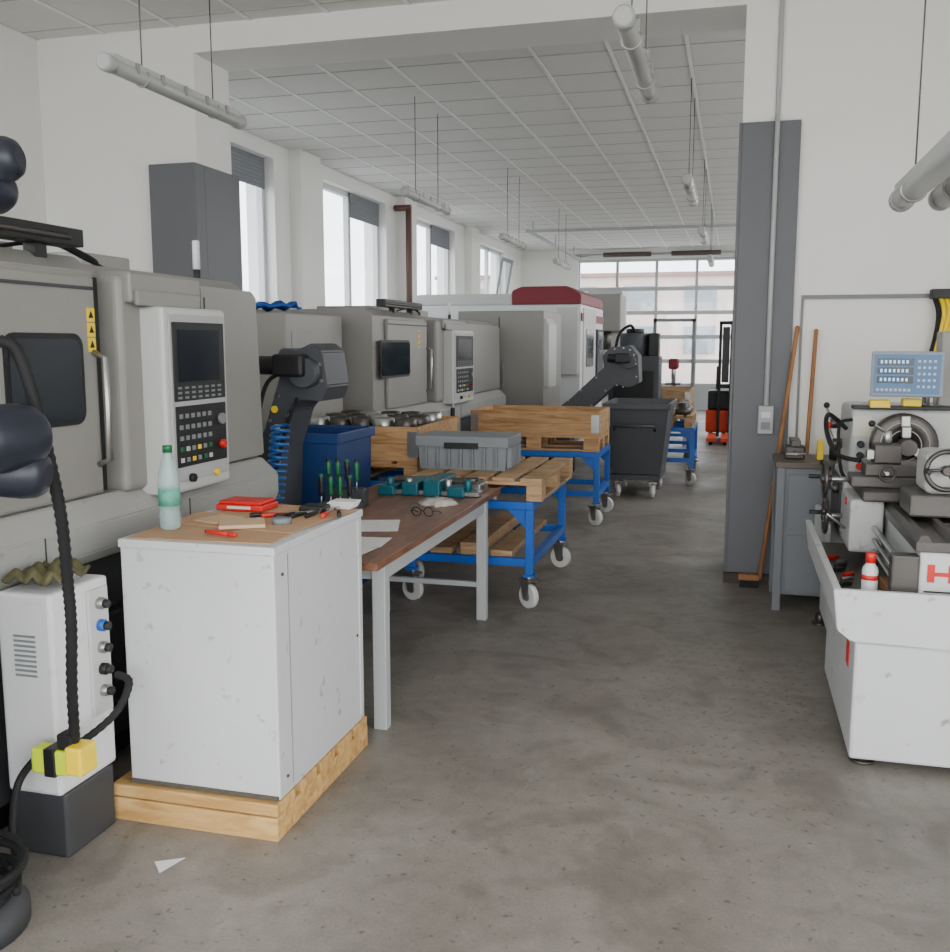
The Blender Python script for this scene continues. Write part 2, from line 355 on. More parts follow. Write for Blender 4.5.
# ---------------------------------------------------------------- CNC lathes
def rr(a0,a1,z0,z1,r,n=5):
    P=[]
    for cx,cz,s in ((a1-r,z1-r,0),(a0+r,z1-r,1),(a0+r,z0+r,2),(a1-r,z0+r,3)):
        for k in range(n+1):
            t=math.pi/2*(s+k/n); P.append((cx+r*math.cos(t),cz+r*math.sin(t)))
    return P
def cnc(xf,ys,win,zt=1.98,xb=-1.9):
    y0,yd,yr,yp0,yp1,y1=ys; b=B(); X=lambda d:xf+d
    xb=xf+xb
    b.box(xb,X(-.02),y0+.02,y1-.05,0,.12,BLACK); b.box(xb,X(.05),y0,y1,.12,.62,MDARK,.012); b.box(xb+.05,X(.02),y0,y1,.62,.86,MDARK,.01)
    b.prism([(X(-.1),.86),(X(.10),.86),(X(.12),.90),(X(.12),1.0),(X(.03),1.08),(X(-.1),1.08)],'y',y0,y1-.02,APRON,.006)
    for k in range(3): b.box(X(.12),X(.123),y0+.5+k*.9,y0+.505+k*.9,.88,1.0,MDARK)
    prof=[(xb,1.0),(X(0),1.0),(X(0),zt-.06),(X(-.08),zt),(xb+.1,zt),(xb,zt-.15)]
    b.prism(prof,'y',y0+.01,yd,MGREY,.006); b.prism([(xb,1.0),(X(-.16),1.0),(X(-.16),zt-.04),(xb,zt-.04)],'y',yd,yr+.05,BLACK)
    b.prism([(xb,1.0),(X(-.02),1.0),(X(-.02),zt-.08),(X(-.10),zt-.02),(xb,zt-.02)],'y',yr,y1-.03,MGREY,.008)
    b.box(X(0),X(.035),y0+.3,yd-.05,1.09,zt-.08,MGREY,.010); b.box(X(0),X(.012),yd-.05,yd,1.09,zt-.08,BLACK)
    b.box(X(.035),X(.04),y0+.3,yd-.06,zt-.13,zt-.118,MDARK)
    w0,w1=win
    b.prism(rr(w0-.02,w1+.02,1.36,1.69,.05),'x',X(.033),X(.042),BLACK); b.prism(rr(w0,w1,1.38,1.67,.04),'x',X(.04),X(.046),GLASSD)
    for k in range(3):
        zc=1.76-.055*k; yy=(w1+yd)/2-.0
        b.box(X(.035),X(.037),yy-.022,yy+.022,zc-.026,zc+.024,YEL); b.prism([(yy-.014,zc-.012),(yy+.014,zc-.012),(yy,zc+.014)],'x',X(.037),X(.0385),BLACK)
    b.box(X(-.1),X(.07),yr,yp0+.02,1.07,zt-.06,MGREY,.03,4)
    yh=yd-.075
    b.tube([(X(.036),yh,1.62),(X(.085),yh,1.60),(X(.085),yh,1.22),(X(.036),yh,1.20)],.013,STEEL,10,sub=1)
    b.box(X(-.3),X(.10),yp0-.10,yp1-.08,1.81,zt-.05,MGREY,.012,3); b.box(X(.10),X(.12),yp0-.08,yp1-.12,1.80,1.86,MGREY,.005)
    pz0,pz1=1.04,1.80
    b.box(X(-.02),X(.17),yp0,yp1,pz0,pz1,MLIGHT,.018,3); b.box(X(.17),X(.178),yp0+.03,yp1-.03,pz0+.05,pz1-.03,paint('panel_face',(172,174,174),.5),.003)
    yw=yp1-yp0
    b.box(X(.178),X(.186),yp0+.09*yw,yp1-.1*yw,1.42,1.74,BLACK,.004); b.box(X(.186),X(.188),yp0+.15*yw,yp1-.2*yw,1.5,1.71,SCREEN)
    for r_ in range(3):
        for c_ in range(7): b.box(X(.186),X(.19),yp0+(.13+.105*c_)*yw,yp0+(.18+.105*c_)*yw,1.43+.02*r_,1.439+.02*r_,GREYP)
    b.box(X(.178),X(.184),yp0+.1*yw,yp1-.1*yw,1.15,1.40,BLACK,.003)
    for r_ in range(5):
        for c_ in range(6):
            mt=[MLIGHT,GREYP,GREYP,GREEN,YEL][(r_*3+c_*2)%5] if r_<2 else GREYP
            b.box(X(.184),X(.188),yp0+(.14+.09*c_)*yw,yp0+(.185+.09*c_)*yw,1.17+.045*r_,1.188+.045*r_,mt)
    b.cyl((X(.184),yp0+.8*yw,1.33),(X(.20),yp0+.8*yw,1.33),.024,GREYP); b.cyl((X(.184),yp0+.8*yw,1.22),(X(.205),yp0+.8*yw,1.22),.018,RED)
    b.cyl((X(.178),yp0+.3*yw,1.10),(X(.20),yp0+.3*yw,1.10),.018,BLACK); b.cyl((X(.178),yp0+.7*yw,1.10),(X(.195),yp0+.7*yw,1.10),.015,YEL)
    b.cyl((X(.14),yp0+.08,pz0-.04),(X(.14),yp0+.08,pz0-.14),.022,BLACK); b.cyl((X(.14),yp0+.08,pz0),(X(.14),yp0+.08,pz0-.05),.010,STEEL)
    b.prism([(yp1+.02,1.09),(y1-.0,1.09),(y1-.04,zt-.10),(y1-.08,zt-.07),(yp1+.02,zt-.07)],'x',X(-.03),X(.035),MGREY,.008)
    b.box(X(.035),X(.038),yp1+.05,yp1+.056,1.1,zt-.12,BLACK)
    b.box(X(-.11),X(-.02),y0+.4,yd-.02,zt+.03,zt+.095,BLACK,.004); b.cyl((X(-.02),y0+.4,zt+.06),(X(-.02),yd-.1,zt+.06),.012,DSTEEL,10)
    for yy in (y0+.7,yd-.25): b.box(X(-.10),X(-.05),yy,yy+.06,zt-.03,zt+.04,BLACK)
    b.box(X(-.9),X(-.35),y0+.9,y0+1.9,zt-.01,zt+.06,MGREY,.01)
    b.tube([(X(-.12),yd-.1,zt+.05),(X(-.09),yd+.0,zt+.03),(X(-.1),yd+.14,zt+.0),(X(-.2),yd+.3,zt-.01)],.009,RUBBER)
    b.tube([(X(-.2),yd-.3,zt+.01),(X(-.16),yd-.05,zt+.05),(X(-.18),yd+.2,zt+.01),(X(-.25),yd+.45,zt-.02)],.008,RUBBER)
    yl=yp1+.48
    b.cyl((X(-.25),yl,zt-.05),(X(-.25),yl,zt+.04),.018,BLACK); b.cyl((X(-.25),yl,zt+.04),(X(-.25),yl,zt+.18),.018,MWHITE)
    b.box(X(-.7),X(-.4),yp1-.2,yp1+.15,zt-.03,zt+.07,MGREY,.01)
    return b.done('cnc_lathe')
cnc(-2.35,[1.3,3.20,3.25,3.38,3.87,4.46],(2.68,3.04))
cnc(-2.93,[7.6,9.05,9.2,9.45,10.25,12.05],(7.72,8.45),zt=1.95)
b=B(); b.box(-3.85,-3.13,6.4,7.45,.08,1.88,MGREY,.012); b.box(-3.8,-3.18,6.45,7.4,0,.08,BLACK); b.box(-3.47,-3.46,6.39,6.40,.15,1.8,BLACK); b.box(-3.4,-3.38,6.36,6.4,1.0,1.2,STEEL,.004); b.box(-3.13,-3.125,6.5,7.35,.2,1.75,MGREY,.003)
b.done('electrical_cabinet')
b=B()
vs=[];fs=[];n=14;m_=8
for i in range(n):
    for j in range(m_):
        vs.append((-3.80+i*.048,6.44+j*.05,1.90+.035*abs(math.sin(i*1.1+j*.7))+.02*math.sin(j*2.1+i*.3)+.02))
for i in range(n-1):
    for j in range(m_-1): fs.append([i*m_+j,(i+1)*m_+j,(i+1)*m_+j+1,i*m_+j+1])
b.add(vs,fs,CLOTHB,True); o=b.done('blue_cloth'); md=o.modifiers.new('thick','SOLIDIFY'); md.thickness=.012
b=B(); b.box(-3.5,-2.36,12.2,13.5,.1,2.08,MGREY,.015); b.box(-3.45,-2.4,12.25,13.45,0,.1,BLACK); b.prism([(-2.37,1.1),(-2.30,1.1),(-2.30,1.9),(-2.37,2.0)],'y',12.25,12.8,MLIGHT,.006); b.box(-2.95,-2.94,12.19,12.2,.2,2.0,BLACK); b.box(-2.9,-2.88,12.16,12.2,1.1,1.4,STEEL); b.done('hydraulic_unit_cabinet')
b=B(); b.box(-4.9,-2.24,14.5,17.0,.1,2.25,MWHITE,.02); b.box(-4.85,-2.3,14.55,16.95,0,.1,BLACK)
b.prism([(-4.9,2.25),(-4.9,2.36),(-4.8,2.42),(-3.3,2.42),(-3.3,2.25)],'y',14.5,17.0,MLIGHT,.01)
b.prism([(-3.3,2.25),(-3.3,2.46),(-3.15,2.52),(-2.45,2.52),(-2.24,2.40),(-2.24,2.25)],'y',14.48,17.0,DRED,.015)
b.box(-2.24,-2.22,14.7,16.0,.8,2.2,MLIGHT,.006); b.prism(rr(14.95,15.7,1.3,1.9,.06),'x',-2.22,-2.21,GLASSD); b.box(-2.6,-2.28,14.45,14.5,1.2,2.2,MLIGHT,.005)
b.box(-2.24,-2.2,16.1,16.8,1.1,1.9,MDARK,.005); b.box(-2.2,-2.195,16.2,16.7,1.5,1.85,SCREEN); b.box(-2.24,-2.225,14.5,17,2.0,2.12,DRED); b.done('machining_center')
# ---------------------------------------------------------------- chip conveyors
def conveyor(poly,y0,y1,x_hd,z_hd,foot):
    b=B(); b.prism(poly,'y',y0,y1,DGREY,.008)
    b.cyl((x_hd,y0-.03,z_hd),(x_hd,y1+.03,z_hd),.055,DSTEEL,20); b.cyl((x_hd,y0-.08,z_hd),(x_hd,y0-.0,z_hd),.08,DGREY,20)
    b.box(x_hd-.16,x_hd+.02,y0-.12,y0-.01,z_hd-.02,z_hd+.10,BLACK,.02,3); b.cyl((x_hd-.25,y0-.06,z_hd+.04),(x_hd-.1,y0-.06,z_hd+.04),.05,BLACK,16)
    b.box(foot[0],foot[1],y0+.02,y1-.02,0.06,foot[2],DGREY,.01)
    for xx in (foot[0]+.05,foot[1]-.05):
        b.cyl((xx,y0+.06,0),(xx,y0+.06,.06),.03,RUBBER); b.cyl((xx,y1-.06,0),(xx,y1-.06,.06),.03,RUBBER)
    n=len(poly)
    for i in range(n):
        p,q=poly[i],poly[(i+1)%n]
        if math.hypot(p[0]-q[0],p[1]-q[1])>.15:
            for t in (.25,.75): 
                x=p[0]+(q[0]-p[0])*t; z=p[1]+(q[1]-p[1])*t; cx_=sum(a for a,_ in poly)/n; cz_=sum(c for _,c in poly)/n
                dx,dz=cx_-x,cz_-z; l=math.hypot(dx,dz); b.cyl((x+dx/l*.03,y0,z+dz/l*.03),(x+dx/l*.03,y0-.006,z+dz/l*.03),.01,STEEL,8)
    return b
pl=[(-2.71,.61),(-2.73,.91),(-2.65,1.09),(-2.52,1.47),(-2.55,1.56),(-2.51,1.63),(-2.40,1.62),(-2.31,1.66),(-2.25,1.61),(-2.22,1.41),(-2.26,1.32),(-2.40,1.33),(-2.46,1.26),(-2.54,1.03),(-2.56,.61)]
pl=[(x*.92-.06,1.65+(z-1.65)*.92) for x,z in pl]
b=conveyor(pl,4.78,5.1,-2.21,1.5,(-2.95,-2.41,.72))
b.tube([(-2.45,4.74,.75),(-2.39,4.74,1.0),(-2.29,4.74,1.3)],.012,RUBBER)
b.tube([(-2.25,4.70,1.52),(-2.41,4.7,1.45),(-2.49,4.72,1.2),(-2.53,4.74,.9),(-2.53,4.74,.6)],.012,RUBBER)
pts=[]
for k in range(160):
    t=k/159; a=t*2*math.pi*14; pts.append((-2.27-.06*t+.045*math.cos(a),4.58+.045*math.sin(a)-.02,1.24-.5*t))
b.tube(pts,.009,paint('spiral_hose_blue',(24,84,150),.4),6,sub=1); b.cyl((-2.225,4.56,1.24),(-2.28,4.78,1.36),.008,RUBBER,8)
for k in range(3): b.cyl((-2.39-.01*k,4.77,1.1+.1*k),(-2.39-.01*k,4.775,1.1+.1*k),.02,YEL)
b.done('chip_conveyor')
pl=[(-2.1,.55),(-2.1,.85),(-1.9,1.0),(-1.5,1.38),(-1.52,1.52),(-1.42,1.62),(-1.2,1.64),(-1.1,1.52),(-1.08,1.2),(-1.2,1.14),(-1.35,1.18),(-1.75,.80),(-1.85,.55)]
b=conveyor(pl,11.55,12.0,-1.2,1.45,(-2.5,-1.9,.6)); b.done('chip_conveyor')
# ---------------------------------------------------------------- bins
def bin_(b,x0,x1,y0,y1,z0,z1,mat,t=.05,rim=.02):
    bot=[(x0+t,y0+t),(x1-t,y0+t),(x1-t,y1-t),(x0+t,y1-t)]; top=[(x0,y0),(x1,y0),(x1,y1),(x0,y1)]
    vs=[(x,y,z0) for x,y in bot]+[(x,y,z1) for x,y in top]+[(x+(.02 if x==x0 else -.02),y+(.02 if y==y0 else -.02),z1) for x,y in top]+[(x+(.02 if x<(x0+x1)/2 else -.02),y+(.02 if y<(y0+y1)/2 else -.02),z0+.02) for x,y in bot]
    fs=[[3,2,1,0]]
    for i in range(4):
        j=(i+1)%4; fs+=[[i,j,4+j,4+i],[4+i,4+j,8+j,8+i],[8+i,8+j,12+j,12+i]]
    fs.append([12,13,14,15]); b.add(vs,fs,mat)
    for a in ((x0-rim,x1+rim,y0-rim,y0),(x0-rim,x1+rim,y1,y1+rim),(x0-rim,x0,y0,y1),(x1,x1+rim,y0,y1)): b.box(*a,z1-.05,z1+.01,mat,.005)
b=B(); bin_(b,-2.78,-2.24,5.22,5.78,.12,1.12,NAVY,.02)
for x in (-2.7,-2.32):
    for y in (5.32,5.68): b.cyl((x-.02,y,.06),(x+.02,y,.06),.06,RUBBER); b.box(x-.03,x+.03,y-.03,y+.03,.08,.13,STEEL)
b.done('chip_bin')
def caster(b,x,y,zt,ang=0,r=.075,wm=WHEELW):
    b.M=Matrix.Translation((x,y,0))@Matrix.Rotation(ang,4,'Z')
    b.rev((-.02,0,r),(1,0,0),[(r*.94,0),(r,.006),(r,.034),(r*.94,.04)],wm,24); b.cyl((-.026,0,r),(.026,0,r),r*.4,GREYP,14); b.cyl((-.034,0,r),(.034,0,r),.010,STEEL,8)
    for s in (-1,1): b.prism([(-.03,r-.02),(.02,r-.02),(.05,r*2+.02),(-.03,r*2+.02)],'x',s*.030-.003,s*.030+.003,STEEL)
    b.box(-.045,.045,-.05,.06,2*r+.015,2*r+.03,STEEL,.003); b.cyl((0,0,2*r+.03),(0,0,zt),.025,STEEL,12)
    b.M=None
b=B(); bin_(b,-1.32,-.64,10.25,11.35,.27,1.02,DGREY,.08); b.box(-1.25,-.72,10.35,11.25,.20,.26,DGREY,.005); b.tube([(-1.2,10.22,.75),(-1.2,10.12,.8),(-.78,10.12,.8),(-.78,10.22,.75)],.014,DGREY,8,sub=1)
for x,y,a in ((-1.18,10.42,.3),(-.8,10.42,.1),(-1.18,11.2,0),(-.8,11.2,.5)): caster(b,x,y,.2,a,.075)
b.box(-1.34,-1.1,10.5,10.6,.5,.7,DGREY,.01); b.done('wheeled_waste_skip')
# ---------------------------------------------------------------- trolleys, pallets
def trolley(x0,x1,y0,y1,zt=.68):
    b=B(); t=.05
    for xx in (x0,x1-t): b.box(xx,xx+t,y0,y1,zt-t,zt,BLUE,.004); b.box(xx,xx+t,y0+t,y1-t,.27,.27+t,BLUE,.004)
    for yy in (y0,y1-t,(y0+y1)/2): b.box(x0+t,x1-t,yy,yy+t,zt-t,zt-.001,BLUE,.004)
    for yy in (y0,y1-t): b.box(x0+t,x1-t,yy,yy+t,.27,.27+t,BLUE,.004)
    for xx in (x0,x1-t):
        for yy in (y0,y1-t): b.box(xx,xx+t,yy,yy+t,.22,zt-t,BLUE,.004); b.box(xx-.01,xx+t+.01,yy-.01,yy+t+.01,.205,.22,BLUE)
    for xx,yy,a in ((x0+.03,y0+.03,1.2),(x1-.03,y0+.03,.9),(x0+.03,y1-.03,.4),(x1-.03,y1-.03,1.3)): caster(b,xx,yy,.205,a,.078)
    for yy in (y0,y1-t): 
        b.prism([(x1-t,zt-t),(x1-t-.12,zt-t),(x1-t,zt-t-.12)],'y',yy+.015,yy+.03,BLUE); b.prism([(x0+t,zt-t),(x0+t+.12,zt-t),(x0+t,zt-t-.12)],'y',yy+.015,yy+.03,BLUE)
    return b.done('transport_trolley')
def pallet(b,x0,x1,y0,y1,z,mat,along='y',h=.144):
    L=(y1-y0) if along=='y' else (x1-x0); W=(x1-x0) if along=='y' else (y1-y0)
    def bx(l0,l1,w0,w1,z0,z1):
        if along=='y': b.box(x0+w0,x0+w1,y0+l0,y0+l1,z0,z1,mat,.003,1)
        else: b.box(x0+l0,x0+l1,y0+w0,y0+w1,z0,z1,mat,.003,1)
    bws=[(0,.1),(W/2-.05,W/2+.05),(W-.1,W)]
    for w0,w1 in bws: bx(0,L,w0,w1,z,z+.02)
    for l in (0,L/2-.07,L-.14):
        for w0,w1 in bws: bx(l,l+.14,w0,w1,z+.02,z+h-.044)
        bx(l,l+.14,0,W,z+h-.044,z+h-.022)
    n=5; gap=.04; bw=(W-gap*(n-1))/n
    for k in range(n): bx(0,L,k*(bw+gap),k*(bw+gap)+bw,z+h-.022,z+h)
def collar(b,x0,x1,y0,y1,z,mat,h=.2,t=.022,n=1):
    for k in range(n):
        zz=z+k*h
        for q in (0,1):
            za,zb=zz+q*h/2+.001,zz+(q+1)*h/2-.001
            b.box(x0,x1,y0,y0+t,za,zb,mat,.002,1); b.box(x0,x1,y1-t,y1,za,zb,mat,.002,1); b.box(x0,x0+t,y0+t,y1-t,za,zb,mat,.002,1); b.box(x1-t,x1,y0+t,y1-t,za,zb,mat,.002,1)
        for xx in (x0,x1):
            for yy in (y0,y1):
                b.box(xx-.004,xx+.004,min(yy,yy+(-.07 if yy==y1 else .07)),max(yy,yy+(-.07 if yy==y1 else .07)),zz+.03,zz+h-.03,STEEL)
                b.box(min(xx,xx+(-.07 if xx==x1 else .07)),max(xx,xx+(-.07 if xx==x1 else .07)),yy-.004,yy+.004,zz+.03,zz+h-.03,STEEL)
trolley(-2.0,-1.17,5.76,6.98)
b=B(); pallet(b,-1.97,-1.12,5.78,6.96,.681,WPAL); b.done('wooden_pallet')
b=B()
for k in range(3): b.box(-1.85+.2*k,-1.71+.2*k,5.79,6.95,.321,.36+.04*(k%2),WPAL,.004)
b.done('wooden_boards')
trolley(-2.36,-1.15,8.65,9.45)
b=B(); pallet(b,-2.36,-1.16,8.66,9.44,.681,WOLD,'x'); collar(b,-2.36,-1.16,8.66,9.44,.826,WOLD,.22); b.done('pallet_collar_crate')
trolley(-3.02,-2.08,6.25,7.35,.70)
b=B(); pallet(b,-3.0,-2.09,6.26,7.34,.701,WOLD,'y'); collar(b,-3.0,-2.09,6.26,7.34,.846,WOLD,.24); b.box(-2.97,-2.12,6.29,7.31,.846,1.0,DSTEEL)
for k in range(5):
    for j in range(3): b.rev((-2.88+.165*k,6.4+.3*j,1.0),(0,0,1),[(.078,0),(.078,.13),(.068,.138),(.045,.138),(.045,.125)],DSTEEL if (k+j)%3 else STEEL,18)
b.done('parts_crate')
trolley(-1.02,-.42,11.5,12.6)
b=B(); pallet(b,-1.0,-.44,11.5,12.6,.681,WPAL); 
for k in range(6): b.rev((-.85+.28*(k%2),11.7+.3*(k//2),.825),(0,0,1),[(.09,0),(.09,.07),(.05,.07),(.05,.14)],DSTEEL if k%2 else STEEL,16)
b.done('parts_pallet')
trolley(-1.5,-.55,13.6,14.8)
b=B(); pallet(b,-1.5,-.57,13.6,14.8,.681,WPAL); collar(b,-1.5,-.57,13.6,14.8,.826,WPAL); b.done('pallet_collar_crate')
b=B(); x0,x1,y0,y1,z0,z1=-2.03,-1.40,6.05,6.45,.827,1.03
bin_(b,x0+.01,x1-.01,y0+.01,y1-.01,z0,z1,GREYP,.015,.012)
for k in range(7):
    xx=x0+.07+k*.08; b.box(xx,xx+.01,y0-.012,y0+.02,z0+.02,z1-.05,GREYP)
for k in range(4):
    yy=y0+.06+k*.09; b.box(x1-.02,x1+.012,yy,yy+.01,z0+.02,z1-.05,GREYP)
b.box(x0+.2,x1-.2,y0-.015,y0+.0,z1-.06,z1-.02,BLACK); b.box(x0,x1,y0,y1,z1+.005,z1+.02,GREYP,.006); b.done('plastic_euro_crate')
# ---------------------------------------------------------------- work table
b=B(); b.box(-2.17,-1.37,3.58,5.73,.735,.77,WTAB,.004)
LG=paint('table_leg_grey',(172,176,176),.45)
for x in (-2.08,-1.45):
    for y in (3.72,5.44): b.box(x,x+.06,y,y+.055,0,.735,LG,.004)
for x in (-2.06,-1.43): b.box(x,x+.03,3.775,5.44,.66,.735,LG)
for y in (3.74,5.46): b.box(-2.03,-1.45,y,y+.03,.66,.735,LG)
b.box(-2.03,-1.45,5.46,5.49,.2,.23,LG)
b.done('work_table')
b=B()
for k,(x,y,a,w,h) in enumerate(((-1.66,4.35,.3,.21,.297),(-1.8,4.15,-.2,.21,.297),(-1.62,3.95,.1,.297,.21),(-1.95,4.45,.5,.21,.297),(-1.6,3.75,-.1,.25,.2),(-1.9,4.0,.2,.21,.297))):
    b.box(x-w/2,x+w/2,y-h/2,y+h/2,.7705+.0012*k,.7715+.0012*k,PAPER,rot=(a,'Z'))
b.done('paper_sheets')
b=B(); b.box(-2.15,-1.92,4.7,4.9,.771,.80,MDARK,.004); b.box(-2.15,-1.92,4.84,4.9,.80,.87,MDARK,.004)
for k in range(8):
    x=-2.13+.055*(k%4); y=4.74+.1*(k//4); z=.80 if k<4 else .87
    b.cyl((x,y,z-.01),(x,y,z+.04),.004,STEEL,8); b.rev((x,y,z+.04),(0,0,1),[(.007,0),(.014,.015),(.011,.04),(.016,.07),(.015,.10),(.008,.115)],GREEN if k%3 else BLACK,12); b.cyl((x,y,z+.135),(x,y,z+.158),.013,BLACK if k%3 else GREEN,12)
b.done('screwdriver_rack')
b=B()
for k in range(4): b.box(-2.0+.14*k,-1.9+.14*k,5.25+.02*(k%2),5.6,.771,.83+.02*(k%3),TEAL,.008)
b.box(-2.02,-1.40,5.30,5.4,.775,.80,STEEL,.003); b.box(-2.0,-1.44,5.42,5.58,.83,.845,DSTEEL,.003)
for k in range(5): b.cyl((-1.95+.12*k,5.33,.80),(-1.95+.12*k,5.33,.87),.022,STEEL if k%2 else TEAL,12)
b.box(-1.56,-1.42,5.42,5.6,.771,.83,STEEL,.004); b.cyl((-1.49,5.5,.83),(-1.49,5.5,.86),.04,DSTEEL)
b.done('machining_fixture')
b=B()
for s in (0,1):
    cx=-1.55+.065*s; b.ring((cx,4.62,.80),(0,1,.2),.024,.003,BLACK,16); b.tube([(cx+(.028 if s else -.028),4.62,.805),(cx+(.034 if s else -.034),4.68,.795),(cx+(.03 if s else -.03),4.74,.776)],.003,BLACK,6)
b.tube([(-1.527,4.62,.80),(-1.5175,4.61,.808),(-1.508,4.62,.80)],.003,BLACK,6); b.done('safety_glasses')
b=B(); bm=bmesh.new(); bmesh.ops.create_icosphere(bm,subdivisions=3,radius=.09)
for v in bm.verts: n_=1+.25*math.sin(v.co.x*90)*math.cos(v.co.y*80); v.co=Vector((-1.56+v.co.x*1.1*n_,5.02+v.co.y*n_,.771+max(0,(v.co.z+.02)*.35*n_)))
b.addbm(bm,paint('plastic_bag',(180,174,166),.25,var=.3,scale=25),True); b.done('plastic_bag')
# ---------------------------------------------------------------- white cabinet on pallet
b=B()
b.box(-2.05,-1.415,2.74,2.80,.0,.082,WPALY,.004); b.box(-2.05,-1.415,2.74,2.88,.088,.13,WPALY,.004)
for k in range(4): b.box(-2.05,-1.415,2.93+.165*k,3.06+.165*k,.088,.13,WPALY,.004)
for x in (-2.05,-1.78,-1.515):
    b.box(x,x+.1,2.80,3.56,0,.088,WPALY,.004)
b.done('cabinet_pallet')
b=B(); b.box(-1.985,-1.415,2.765,3.53,.135,.985,CABW,.006); b.box(-1.99,-1.41,2.76,3.535,.97,1.0,CABW,.005); b.box(-1.975,-1.425,2.775,3.52,.13,.135,BLACK)
b.box(-1.415,-1.412,2.86,2.864,.16,.96,paint('seam',(140,142,142),.6)); b.box(-1.98,-1.42,2.758,2.765,.136,.150,paint('grime',(80,76,66),.8)); b.box(-1.415,-1.409,3.48,3.5,.16,.96,CABW,.002)
for y,z in ((2.82,.2),(2.82,.9),(3.46,.5)): b.cyl((-1.415,y,z),(-1.409,y,z),.006,DSTEEL,8)
b.done('metal_cabinet')
CL=paint('cardboard_light',(206,176,142),.8)
b=B(); b.box(-1.98,-1.46,2.79,3.30,1.001,1.004,CARD,rot=(.06,'Z')); b.box(-1.90,-1.43,3.0,3.5,1.005,1.008,CARD,rot=(-.1,'Z')); b.box(-1.76,-1.60,2.98,3.12,1.009,1.022,CL,.002,rot=(.5,'Z')); b.box(-1.88,-1.76,3.06,3.2,1.009,1.014,CL,.001,rot=(-.3,'Z')); b.done('cardboard_sheets')
b=B(); b.rev((-1.9,2.94,1.005),(0,0,1),[(.03,0),(.037,.01),(.037,.06),(.034,.07),(.037,.08),(.037,.17),(.034,.2),(.022,.245),(.014,.262),(.014,.272)],BOTTLE,24); b.rev((-1.9,2.94,1.277),(0,0,1),[(.017,0),(.017,.022),(.015,.025)],GREEN,16); b.rev((-1.9,2.94,1.09),(0,0,1),[(.0378,0),(.0378,.06)],LABEL,24); b.done('water_bottle')
b=B(); b.box(-1.93,-1.73,3.30,3.44,1.010,1.035,RED,.006); b.box(-1.92,-1.74,3.31,3.43,1.035,1.048,RED,.005); b.box(-1.88,-1.78,3.298,3.30,1.02,1.03,MWHITE); b.done('tool_case')
b=B(); b.M=Matrix.Translation((-1.66,2.86,1.018))@Matrix.Rotation(-.25,4,'Z'); b.cyl((-.06,0,0),(.04,0,0),.008,RED,12); b.cyl((.04,0,0),(.075,0,0),.009,RED,12,r1=.007); b.cyl((-.066,0,0),(-.06,0,0),.006,BLACK,12); b.M=None; b.done('marker_pen')
b=B(); b.rev((-1.56,3.12,1.009),(0,0,1),[(.035,0),(.035,.02),(.018,.02)],GREYP,20); b.done('tape_roll')
b=B()
for k in range(7):
    b.M=Matrix.Translation((-1.65+.035*k,3.24+.02*k,1.018))@Matrix.Rotation(.5+.25*k,4,'Z')
    b.cyl((-.09,0,0),(0,0,0),.009,RED if k in(1,5) else BLACK,10,r1=.006); b.cyl((0,0,0),(.08,0,0),.004,STEEL,8); b.box(.06,.09,-.008,.008,-.004,.004,STEEL,.002)
b.M=None; b.box(-1.60,-1.50,3.34,3.43,1.010,1.035,BLACK,.01); b.done('hand_tools')
b=B()
for k in range(5): b.box(-1.56+.01*k,-1.43+.004*k,3.45,3.53,1.010+.006*k,1.015+.006*k,PAPER,.002)
b.done('cleaning_cloth_stack')
b=B(); b.add([(-1.74,2.52,.004),(-1.66,2.57,.002),(-1.69,2.47,.002)],[[0,1,2]],PAPER); o=b.done('paper_scrap'); md=o.modifiers.new('t','SOLIDIFY'); md.thickness=.002
# ---------------------------------------------------------------- robot controller, robot
b=B(); x0,x1,y0,y1,z0,z1=-2.22,-2.02,2.45,2.72,.22,.88
b.box(x0-.0,x1,y0,y1+.02,z0,z1,MWHITE,.012)
for k in range(9): b.box(x0+.06,x1-.06,y0-.003,y0,.74-.016*k,.747-.016*k,GREYP)
for k in range(5):
    z=.80-.075*k; b.cyl((x1,y1-.05,z),(x1+.035,y1-.05,z),.02,[STEEL,BLUE,STEEL,BLACK,STEEL][k],14); b.cyl((x1+.03,y1-.05,z),(x1+.05,y1-.05,z),.015,BLACK,12)
b.box(x1,x1+.012,y1-.10,y1-.0,.42,.85,MLIGHT,.003)
b.box(x0,x1,y0+.02,y1,.0,.22,MDARK,.01)
b.done('robot_controller')
b=B(); bm=bmesh.new(); bmesh.ops.create_grid(bm,x_segments=18,y_segments=14,size=1)
for v in bm.verts:
    x,y=v.co.x,v.co.y; v.co=Vector((-2.125+x*.085,2.57+y*.10,.912+.03*abs(math.sin(4*x+3*y))*(1-.5*x*x)+.012*math.sin(7*y)))
b.addbm(bm,paint('work_gloves_fabric',(90,88,58),.9,var=.8,scale=16,bump=.3),True); o=b.done('work_gloves'); md=o.modifiers.new('t','SOLIDIFY'); md.thickness=.012
b=B(); RS=paint('robot_silver',(166,170,174),.35)
bx,by=-2.10,1.96
b.rev((-2.085,2.06,0),(0,0,1),[(.2,0),(.2,.05),(.18,.075),(.14,.10)],MDARK,36)
b.rev((bx,by,.0),(0,0,1),[(.12,0),(.12,.12),(.09,.16),(.085,.82)],MDARK,28)
b.rev((bx,by,.80),(0,0,1),[(.10,0),(.095,.03),(.095,.10),(.08,.14)],ROBD,24)
def joint(c,ax,r,l):
    d=Vector(ax).normalized(); c=Vector(c); b.rev(c-d*l,d,[(r*.45,0),(r*.75,.010),(r*.92,.028),(r,.06),(r,2*l-.06),(r*.92,2*l-.028),(r*.75,2*l-.010),(r*.45,2*l)],ROBD,28)
joint((bx,by,1.0),(0,1,0),.09,.12)
b.cyl((bx+.0,by-.0,1.0),(-1.80,1.98,1.40),.05,RS,20)
